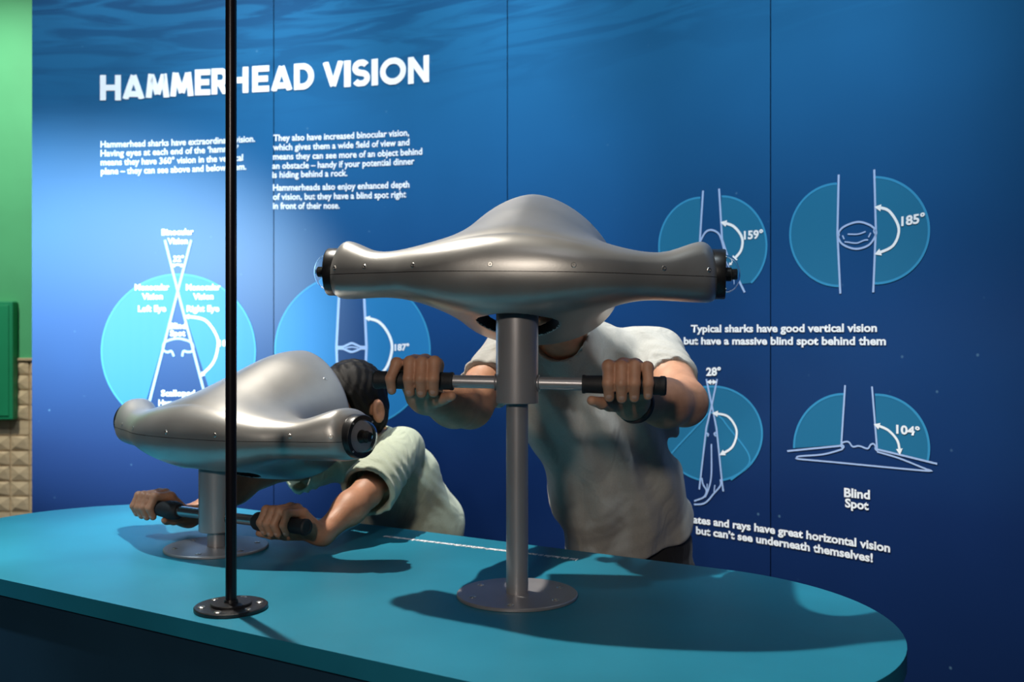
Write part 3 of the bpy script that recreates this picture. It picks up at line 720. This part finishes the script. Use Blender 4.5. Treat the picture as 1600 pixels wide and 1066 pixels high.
def hand_sd(p, hp, s):
    fingers, palm, thumb, wrist, L = hp
    pd = None
    for a, b, ra, rb in palm:
        d = caps(p, a, b, ra, rb); pd = d if pd is None else smin(pd, d, .010*s)
    for a, b, ra, rb in palm[:0]: pass
    pd = smin(pd, caps(p, L(0, .082, -.030), wrist, .021*s, .0245*s), .02*s)
    t = None
    for a, b, ra, rb in thumb:
        d = caps(p, a, b, ra, rb); t = d if t is None else smin(t, d, .004*s)
    tip = thumb[-1][1]
    fs = None
    for fg in fingers:
        g = None
        for a, b, ra, rb in fg:
            d = caps(p, a, b, ra, rb); g = d if g is None else smin(g, d, .0035*s)
        # knuckle swelling
        g = smin(g, np.linalg.norm(p-fg[0][1], axis=1)-fg[0][3]*1.06, .003*s)
        fs = g if fs is None else smin(fs, g, .0012*s)
    d = smin(pd, fs, .007*s)
    return smin(d, t, .006*s)
def nail_bm(hp, s, bar_dir_out):
    bm = bmesh.new()
    fingers, palm, thumb, wrist, L = hp
    return bm
def arm_mesh(name, hp, s, elbow, shoulder, rw, rf, re, ru, h):
    wrist = hp[3]; elbow = np.array(elbow, float); shoulder = np.array(shoulder, float)
    fm = wrist+(elbow-wrist)*.62
    def f(p):
        d = hand_sd(p, hp, s)
        a = caps(p, wrist, fm, rw, rf); a = smin(a, caps(p, fm, elbow, rf, re), .03)
        a = smin(a, caps(p, elbow, elbow+(shoulder-elbow)*.55, re, ru), .02); a = smin(a, caps(p, elbow+(shoulder-elbow)*.5, shoulder, ru, ru*1.06), .02)
        return smin(d, a, .018)
    pts = np.array([q for fg in hp[0] for sg in fg for q in sg[:2]]+[q for sg in hp[2] for q in sg[:2]]+[wrist, elbow, shoulder]); m = .07
    return sdf_mesh(name, f, pts.min(0)-m, pts.max(0)+m, h), f
def head_sd(p, c, R, s):
    """face looks along -y of frame R (columns = right, back, up)"""
    q = (p-np.asarray(c, float)) @ R/s
    E = lambda cc, rr: ell(q, cc, rr)
    d = smin(E((0, .012, .025), (.074, .092, .086)), E((0, -.030, -.040), (.055, .055, .068)), .045)     # skull + jaw
    d = smin(d, E((0, -.062, -.088), (.022, .018, .016)), .022)                                           # chin
    for x in (-1, 1):
        d = smin(d, E((x*.030, -.070, -.018), (.022, .016, .018)), .015)                                  # cheek
        d = smax(d, -E((x*.030, -.096, .010), (.017, .016, .011)), .014)                                  # eye socket
        d = smin(d, E((x*.030, -.074, .010), (.0135, .0125, .0115)), .002)                                # eye
        d = smin(d, E((x*.030, -.082, .028), (.022, .010, .006)), .012)                                   # brow
        ear = smax(E((x*.088, .012, -.006), (.014, .020, .033)), -E((x*.101, .007, -.004), (.011, .012, .020)), .004)
        d = smin(d, ear, .006)
    d = smin(d, caps(q, V3(0, -.086, .014), V3(0, -.106, -.026), .008, .0125), .010)                       # nose
    d = smin(d, E((-.010, -.096, -.030), (.008, .009, .007)), .006); d = smin(d, E((.010, -.096, -.030), (.008, .009, .007)), .006)
    d = smin(d, E((0, -.086, -.050), (.024, .010, .0045)), .005); d = smin(d, E((0, -.084, -.060), (.021, .010, .0055)), .005)  # lips
    return d*s
def hair_sd(p, c, R, s, fringe=.045):
    q = (p-np.asarray(c, float)) @ R/s
    ridge = .0010*np.sin(q[:, 0]*190+9*np.sin(q[:, 1]*28+q[:, 2]*17))+.0008*np.sin(q[:, 1]*230+q[:, 0]*90+5*np.sin(q[:, 2]*40))
    d = ell(q, (0, .016, .032), (.083, .100, .092))+ridge
    d = smin(d, ell(q, (0, .055, -.030), (.066, .055, .062))+ridge, .03)
    cut = (-q[:, 1]-.055)+np.where(q[:, 2] < fringe, 0, -(q[:, 2]-fringe)*1.3)     # keep the face clear
    d = smax(d, cut, .012)
    for x in (-1, 1): d = smax(d, -(ell(q, (x*.092, .002, -.010), (.026, .020, .036))), .006)
    return smax(d, -.088-q[:, 2], .01)*s
def frame(face, up=(0, 0, 1), tilt=0):
    """columns right, back, up for a head that looks along face"""
    f_ = Vector(face).normalized(); b = -f_; u = Vector(up); r = b.cross(u).normalized(); u = r.cross(b).normalized()
    return np.array([list(r), list(b), list(u)]).T
def folds(p, amp, k=1.0, seed=0.):
    x, y, z = p[:, 0]*k, p[:, 1]*k, p[:, 2]*k
    a = np.sin(x*38+7*np.sin(z*9+seed)+4*np.sin(y*11+seed)); b_ = np.sin(z*46+x*30+6*np.sin(x*13+y*9+seed*2))
    return amp*(.6*a*np.abs(a)+.4*b_*np.sin(x*17+z*11+seed))

def nails(hp, s, parent, m, down):
    """fingernails as small shells on the finger tips"""
    fingers, palm, thumb, wrist, L = hp; C = L(0, 0, 0)
    for a, b, ra, rb in [fg[-1] for fg in fingers]+[thumb[-1]]:
        bm = bmesh.new()
        dirv = Vector(b-a).normalized(); pos = Vector(a+(b-a)*.80); ax_ = Vector(L(1, 0, 0)-C).normalized()
        if np.allclose(b, thumb[-1][1]): nrm = Vector(C-L(0, .6, .8))
        else: nrm = Vector(a)-Vector(C); nrm -= ax_*nrm.dot(ax_)
        nrm -= dirv*nrm.dot(dirv); nrm.normalize(); sd = dirv.cross(nrm).normalized()
        M = Matrix((sd, dirv, nrm)).transposed().to_4x4(); r = rb
        Mt = Matrix.Translation(pos+nrm*r*.70) @ M @ Matrix.Diagonal((r*.62, r*.80, r*.40, 1))
        bmesh.ops.create_uvsphere(bm, u_segments=12, v_segments=8, radius=1, matrix=Mt)
        child(mesh_obj('fingernail', bm, m, None, True), parent)
# ================= MAN
z0 = H0
def W(x, d, z): return np.array([x, d, H0+z])
man = thing('person', 'man in a light grey T-shirt leaning into the tall viewer and gripping its bar', 'person', (.30, 2.30, 0))
mo = Vector(man.location)
def child(o, par):
    """objects are modelled in world space: shift into the parent's frame"""
    o.parent = par; o.location = -Vector(par.location)
    return o
M_skin = skin('skin', (.50, .255, .155)); M_shirt = cloth('light_grey_jersey', (.40, .39, .36)); M_trou = cloth('black_trousers_cloth', (.012, .012, .014)); M_hair = noisy(mat('black_hair', (.004, .003, .0025), .5, 0, Specular_IOR_Level=.2), 60, .3, .6, (1, 1, 6), 200, 0, .002)
M_nail = mat('nail', (.52, .33, .26), .3)
zb = ZT+.368
hR = hand_prims((-.166, 1.6826, zb+.0027), (.99, -.139, 0), (0.05, 1, -.02), (0, 0, 1), 1.0, 2.2)     # his right hand, left in the picture
hL = hand_prims((.198, 1.6315, zb-.003), (-.99, .139, 0), (.16, .98, -.02), (0, 0, 1), 1.0, 0.5)
eR, sR = W(-.085, 1.93, -.130), W(-.005, 2.13, -.030)
eL, sL = W(.340, 1.90, -.122), W(.325, 2.15, -.030)
aR, fR = arm_mesh('armR', hR, 1, eR, sR, .028, .043, .043, .047, .0031)
aL, fL = arm_mesh('armL', hL, 1, eL, sL, .028, .042, .044, .047, .0031)
LAT = V3(1, .03, 0)/np.linalg.norm(V3(1, .03, 0))
hc = W(.062, 1.985, .105); HR = frame((-.05, -1, -.05), (-.18, 0, 1))
nb_, nt = W(.145, 2.125, -.035), W(.095, 2.03, .045)
pel, wai, che, sho = W(.285, 2.295, -.55), W(.255, 2.265, -.36), W(.188, 2.19, -.16), W(.160, 2.155, -.055)
legs = [(W(.20, 2.30, -.60), W(.19, 2.27, -.93), W(.18, 2.32, -1.27)), (W(.37, 2.31, -.60), W(.38, 2.27, -.93), W(.40, 2.34, -1.27))]
def man_body(p):
    d = flat(p, pel, wai, .135, .128, .09, .085, LAT); d = smin(d, flat(p, wai, che, .128, .145, .085, .092, LAT), .04)
    d = smin(d, flat(p, che, sho, .145, .13, .092, .06, LAT), .04)
    d = smin(d, caps(p, sL, W(.16, 2.14, -.03), .048, .05), .04); d = smin(d, caps(p, sR, W(.16, 2.14, -.03), .048, .05), .04)
    d = smin(d, caps(p, nb_, nt, .053, .051), .03)
    for a, b, c_ in legs:
        d = smin(d, caps(p, a, b, .072, .05), .03); d = smin(d, caps(p, b, c_, .05, .034), .02)
    return smin(d, head_sd(p, hc, HR, 1.04), .012)
bd = sdf_mesh('body', man_body, (-.10, 1.83, .05), (.48, 2.46, 1.62), .0075)
body = child(mesh_obj('body', join_meshes('body', [bd, aR, aL]), M_skin), man)
hair = child(mesh_obj('hair', sdf_mesh('hair', lambda p: hair_sd(p, hc, HR, 1.04), hc-.15, hc+.15, .004), M_hair), man)
def sleeve(p, sh, el, r0, r1, t, amp, k0=14):
    sh = np.asarray(sh); el = np.asarray(el); ax = (el-sh)/np.linalg.norm(el-sh); L = np.linalg.norm(el-sh)*t
    x = (p-sh) @ ax
    d = caps(p, sh, sh+ax*L*1.15, r0, r1)+amp*np.sin(x*110+5*np.sin(p[:, 0]*40+p[:, 2]*30))*np.clip(x/L, 0, 1)*.7
    d = smax(d, x-L, .003)
    inner = np.maximum(caps(p, sh+ax*L*.6, sh+ax*L*1.6, r1-.013, r1-.012), -(x-L*.72))
    return d, inner
def man_shirt(p):
    fo = folds(p, .0030, 1.0, 1.3)
    drape = .010*np.clip(-(p[:, 2]-H0+.25)/.3, 0, 1)
    d = flat(p, pel, wai, .157, .150, .112, .108, LAT); d = smin(d, flat(p, wai, che, .150, .166, .108, .108, LAT), .05)
    d = smin(d, flat(p, che, sho, .166, .145, .108, .074, LAT), .05)
    d = smin(d, caps(p, sL, W(.16, 2.14, -.030), .056, .062), .05); d = smin(d, caps(p, sR, W(.16, 2.14, -.030), .056, .062), .05)
    d = smin(d, caps(p, nb_, nb_+(nt-nb_)*.55, .070, .064), .03)
    # long diagonal pulls from the shoulders
    z = p[:, 2]-H0; x = p[:, 0]
    pull = .0080*np.sin((x*1.0+z*.55)*75+3*np.sin(z*7))*np.exp(-((z+.20)/.20)**2)+.0055*np.sin((x-z*.25)*52+2*np.sin(z*11))*np.clip(-(z+.18)*5, 0, 1)
    d = d+fo+pull
    i_all = None
    for sh, el, r0, r1, t in ((sL, eL, .058, .056, .60), (sR, eR, .058, .057, .62)):
        s_, i_ = sleeve(p, sh, el, r0, r1, t, .0042); d = smin(d, s_, .022); i_all = i_ if i_all is None else np.minimum(i_all, i_)
    d = smax(d, -i_all, .003)
    neck = caps(p, nb_+(nt-nb_)*.72+V3(-.012, -.012, .0), nt+V3(0, -.01, .03), .064, .076); d = smax(d, -neck, .004)
    hem = (H0-.488+.42*(p[:, 0]-.33)*(p[:, 0] > .33)+.12*(p[:, 0]-.33)*(p[:, 0] <= .33))-p[:, 2]+.006*np.sin(p[:, 0]*60)
    return smax(d, hem, .004)
shirt = child(mesh_obj('t_shirt', sdf_mesh('t_shirt', man_shirt, (-.16, 1.93, .76), (.50, 2.47, 1.50), .0058), M_shirt), man)
shirt['label'] = 'light grey short-sleeved T-shirt with a crew neck'
def man_trou(p):
    d = flat(p, pel+V3(0, 0, .06), pel-V3(0, 0, .04), .146, .150, .100, .105, LAT)
    for a, b, c_ in legs: d = smin(d, caps(p, a, b, .088, .066), .025); d = smin(d, caps(p, b, c_+V3(0, 0, .04), .066, .056), .02)
    d = d+folds(p, .003, .7, 4)
    return smax(smax(d, p[:, 2]-(H0-.435), .004), .045-p[:, 2], .004)
child(mesh_obj('trousers', sdf_mesh('trousers', man_trou, (.05, 2.12, .03), (.52, 2.48, .95), .0085), M_trou), man)
M_shoe = mat('dark_shoe_leather', (.02, .018, .018), .45)
def shoe(p, a, s=1.0):
    a = np.asarray(a); c0 = V3(a[0], a[1], .045*s)
    d = smin(ell(p, c0+V3(0, .0, 0), (.042*s, .06*s, .052*s)), ell(p, c0+V3(0, -.10*s, -.012*s), (.046*s, .085*s, .036*s)), .03)
    return smax(d, .002-p[:, 2], .003)
for a in (legs[0][2], legs[1][2]):
    child(mesh_obj('shoe', sdf_mesh('shoe', lambda p, a=a: shoe(p, a), (a[0]-.09, a[1]-.24, -.02), (a[0]+.09, a[1]+.11, .14), .007), M_shoe), man)
# crew collar rib
def tube_path(bm, pts, r, n=10, closed=False):
    N_ = len(pts); rings = []
    for i, q in enumerate(pts):
        a = pts[(i-1) % N_] if (closed or i) else q; b = pts[(i+1) % N_] if (closed or i < N_-1) else q
        M = along(q, Vector(b)-Vector(a)); rr = r(i/(N_-1)) if callable(r) else r
        rings.append([bm.verts.new(M @ Vector((rr*math.cos(2*math.pi*k/n), rr*math.sin(2*math.pi*k/n), 0))) for k in range(n)])
    m_ = N_ if closed else N_-1
    for i in range(m_):
        A, B_ = rings[i], rings[(i+1) % N_]
        # pick rotation offset giving least twist
        o = min(range(n), key=lambda o: (A[0].co-B_[o].co).length)
        for k in range(n): bm.faces.new((A[k], A[(k+1) % n], B_[(k+1+o) % n], B_[(k+o) % n]))
    if not closed: bm.faces.new(rings[0][::-1]); bm.faces.new(rings[-1])
def ring_on(f_sd, c, axis, r, n=40, tube=.003):
    """closed tube lying on the surface f_sd around the axis"""
    M = along(Vector(c), Vector(axis)); pts = []
    for k in range(n):
        d = M.to_3x3() @ Vector((math.cos(2*math.pi*k/n), math.sin(2*math.pi*k/n), 0))
        t = np.linspace(.003, r, 160); pp = np.array(c)[None]+t[:, None]*np.array(d)[None]; v = f_sd(pp); i = np.argmax(v > 0) if (v > 0).any() else 159
        pts.append(Vector(pp[i]))
    sm = [(pts[i-1]+pts[i]*2+pts[(i+1) % n])/4 for i in range(n)]
    bm = bmesh.new(); tube_path(bm, sm, tube, 8, True); return bm
# bracelet and ring on his left hand
M_band = noisy(mat('dark_bracelet_cord', (.035, .014, .012), .5), 80, .3, .3)
wl = np.array(hL[3])+.012*(eL-np.array(hL[3]))/np.linalg.norm(eL-np.array(hL[3]))
for k, dd in enumerate((-.004, .006)):
    c_ = wl+dd*(eL-wl)/np.linalg.norm(eL-wl)
    child(mesh_obj('bracelet', ring_on(fL, c_, eL-wl, .06, 40, .0058), M_band, None, True), man)
fg = hL[0][2][0]; mc = fg[0]+(fg[1]-fg[0])*.62
bm = bmesh.new(); M = along(Vector(mc), Vector(fg[1]-fg[0])); tube_path(bm, [M @ Vector((.0106*math.cos(a), .0106*math.sin(a), 0)) for a in np.linspace(0, 2*math.pi, 33)[:-1]], .0014, 8, True)
child(mesh_obj('finger_ring', bm, M_steel, None, True), man)
nails(hR, 1, man, M_nail, 0); nails(hL, 1, man, M_nail, 0)

# ================= CHILD
boy = thing('person', 'dark-haired child in a pale green T-shirt bent over the short viewer', 'person', (-.25, 2.52, 0))
M_skin2 = skin('child_skin', (.45, .215, .125)); M_shirt2 = cloth('pale_green_jersey', (.45, .50, .385)); M_short = cloth('navy_shorts_cloth', (.02, .025, .05))
zb2 = ZT+.069; cb, sb = math.cos(math.radians(30)), math.sin(math.radians(30))
ub = V3(cb, -sb, 0); bb = V3(sb, cb, 0)
def bar2(t): return V3(PR.x, PR.y, zb2)+ub*t
gL = hand_prims(bar2(.185), -ub, bb*.93+ub*.36, (0, 0, 1), .86, .6)
gR = hand_prims(bar2(-.205), ub, bb*.90+ub*.30, (0, 0, 1), .86, .6)
beL, bsL = W(-.322, 2.125, -.336), W(-.268, 2.335, -.262)
beR, bsR = W(-.600, 2.320, -.318), W(-.460, 2.46, -.298)
b1, fb1 = arm_mesh('barmL', gL, .86, beL, bsL, .0225, .031, .031, .036, .003)
b2, fb2 = arm_mesh('barmR', gR, .86, beR, bsR, .0225, .031, .031, .036, .003)
LB = V3(.80, -.60, 0)
bhc = W(-.392, 2.318, -.163); BR = frame((-.52, -.85, -.22), (-.05, -.1, 1))
bn0, bn1 = W(-.350, 2.425, -.262), W(-.375, 2.375, -.215)
bp, bw, bc, bs = W(-.235, 2.545, -.62), W(-.262, 2.510, -.47), W(-.315, 2.455, -.345), W(-.350, 2.425, -.285)
blegs = [(W(-.285, 2.58, -.66), W(-.28, 2.56, -.99), W(-.30, 2.60, -1.28)), (W(-.185, 2.50, -.66), W(-.17, 2.48, -.99), W(-.16, 2.53, -1.28))]
def boy_body(p):
    d = flat(p, bp, bw, .105, .10, .07, .07, LB); d = smin(d, flat(p, bw, bc, .10, .108, .07, .072, LB), .04); d = smin(d, flat(p, bc, bs, .108, .09, .072, .05, LB), .04)
    d = smin(d, caps(p, bsL, bs, .037, .045), .03); d = smin(d, caps(p, bsR, bs, .037, .045), .03)
    d = smin(d, caps(p, bn0, bn1, .042, .042), .025)
    for a, b, c_ in blegs: d = smin(d, caps(p, a, b, .055, .04), .03); d = smin(d, caps(p, b, c_, .04, .028), .02)
    return smin(d, head_sd(p, bhc, BR, .90), .012)
bd = sdf_mesh('body', boy_body, (-.56, 2.16, .04), (-.08, 2.72, 1.36), .007)
child(mesh_obj('body', join_meshes('body', [bd, b1, b2]), M_skin2), boy)
child(mesh_obj('hair', sdf_mesh('hair', lambda p: hair_sd(p, bhc, BR, .94), bhc-.14, bhc+.14, .0034), M_hair), boy)
def boy_shirt(p):
    fo = folds(p, .004, 1.15, 2.1)
    d = flat(p, bp, bw, .135, .132, .098, .098, LB); d = smin(d, flat(p, bw, bc, .132, .130, .098, .094, LB), .05); d = smin(d, flat(p, bc, bs, .130, .105, .094, .062, LB), .05)
    d = smin(d, caps(p, bsL, bs, .046, .056), .04); d = smin(d, caps(p, bsR, bs, .046, .056), .04)
    d = d+fo
    i_all = None
    for sh, el, r0, r1, t in ((bsL, beL, .052, .064, .98), (bsR, beR, .060, .074, .55)):
        s_, i_ = sleeve(p, sh, el, r0, r1, t, .0042); d = smin(d, s_, .02); i_all = i_ if i_all is None else np.minimum(i_all, i_)
    d = smax(d, -i_all, .003)
    d = smax(d, -caps(p, bn0+V3(.0, -.008, -.004), bn1+V3(-.008, -.012, .03), .050, .060), .004)
    return smax(d, (H0-.60)-p[:, 2], .004)
o = child(mesh_obj('t_shirt', sdf_mesh('t_shirt', boy_shirt, (-.62, 2.05, .72), (-.04, 2.70, 1.19), .005), M_shirt2), boy); o['label'] = 'pale green short-sleeved T-shirt'
def boy_short(p):
    d = flat(p, bp+V3(0, 0, .05), bp-V3(0, 0, .03), .118, .120, .082, .088, LB)
    for a, b, c_ in blegs: d = smin(d, caps(p, a, b, .074, .062), .02)
    return smax(smax(d+folds(p, .003, .8, 3), p[:, 2]-(H0-.54), .004), .42-p[:, 2], .004)
child(mesh_obj('shorts', sdf_mesh('shorts', boy_short, (-.42, 2.38, .38), (-.05, 2.72, .86), .0075), M_short), boy)
for a in (blegs[0][2], blegs[1][2]):
    child(mesh_obj('shoe', sdf_mesh('shoe', lambda p, a=a: shoe(p, a, .85), (a[0]-.08, a[1]-.2, -.02), (a[0]+.08, a[1]+.1, .13), .006), M_shoe), boy)
nails(gL, .86, boy, M_nail, 0); nails(gR, .86, boy, M_nail, 0)
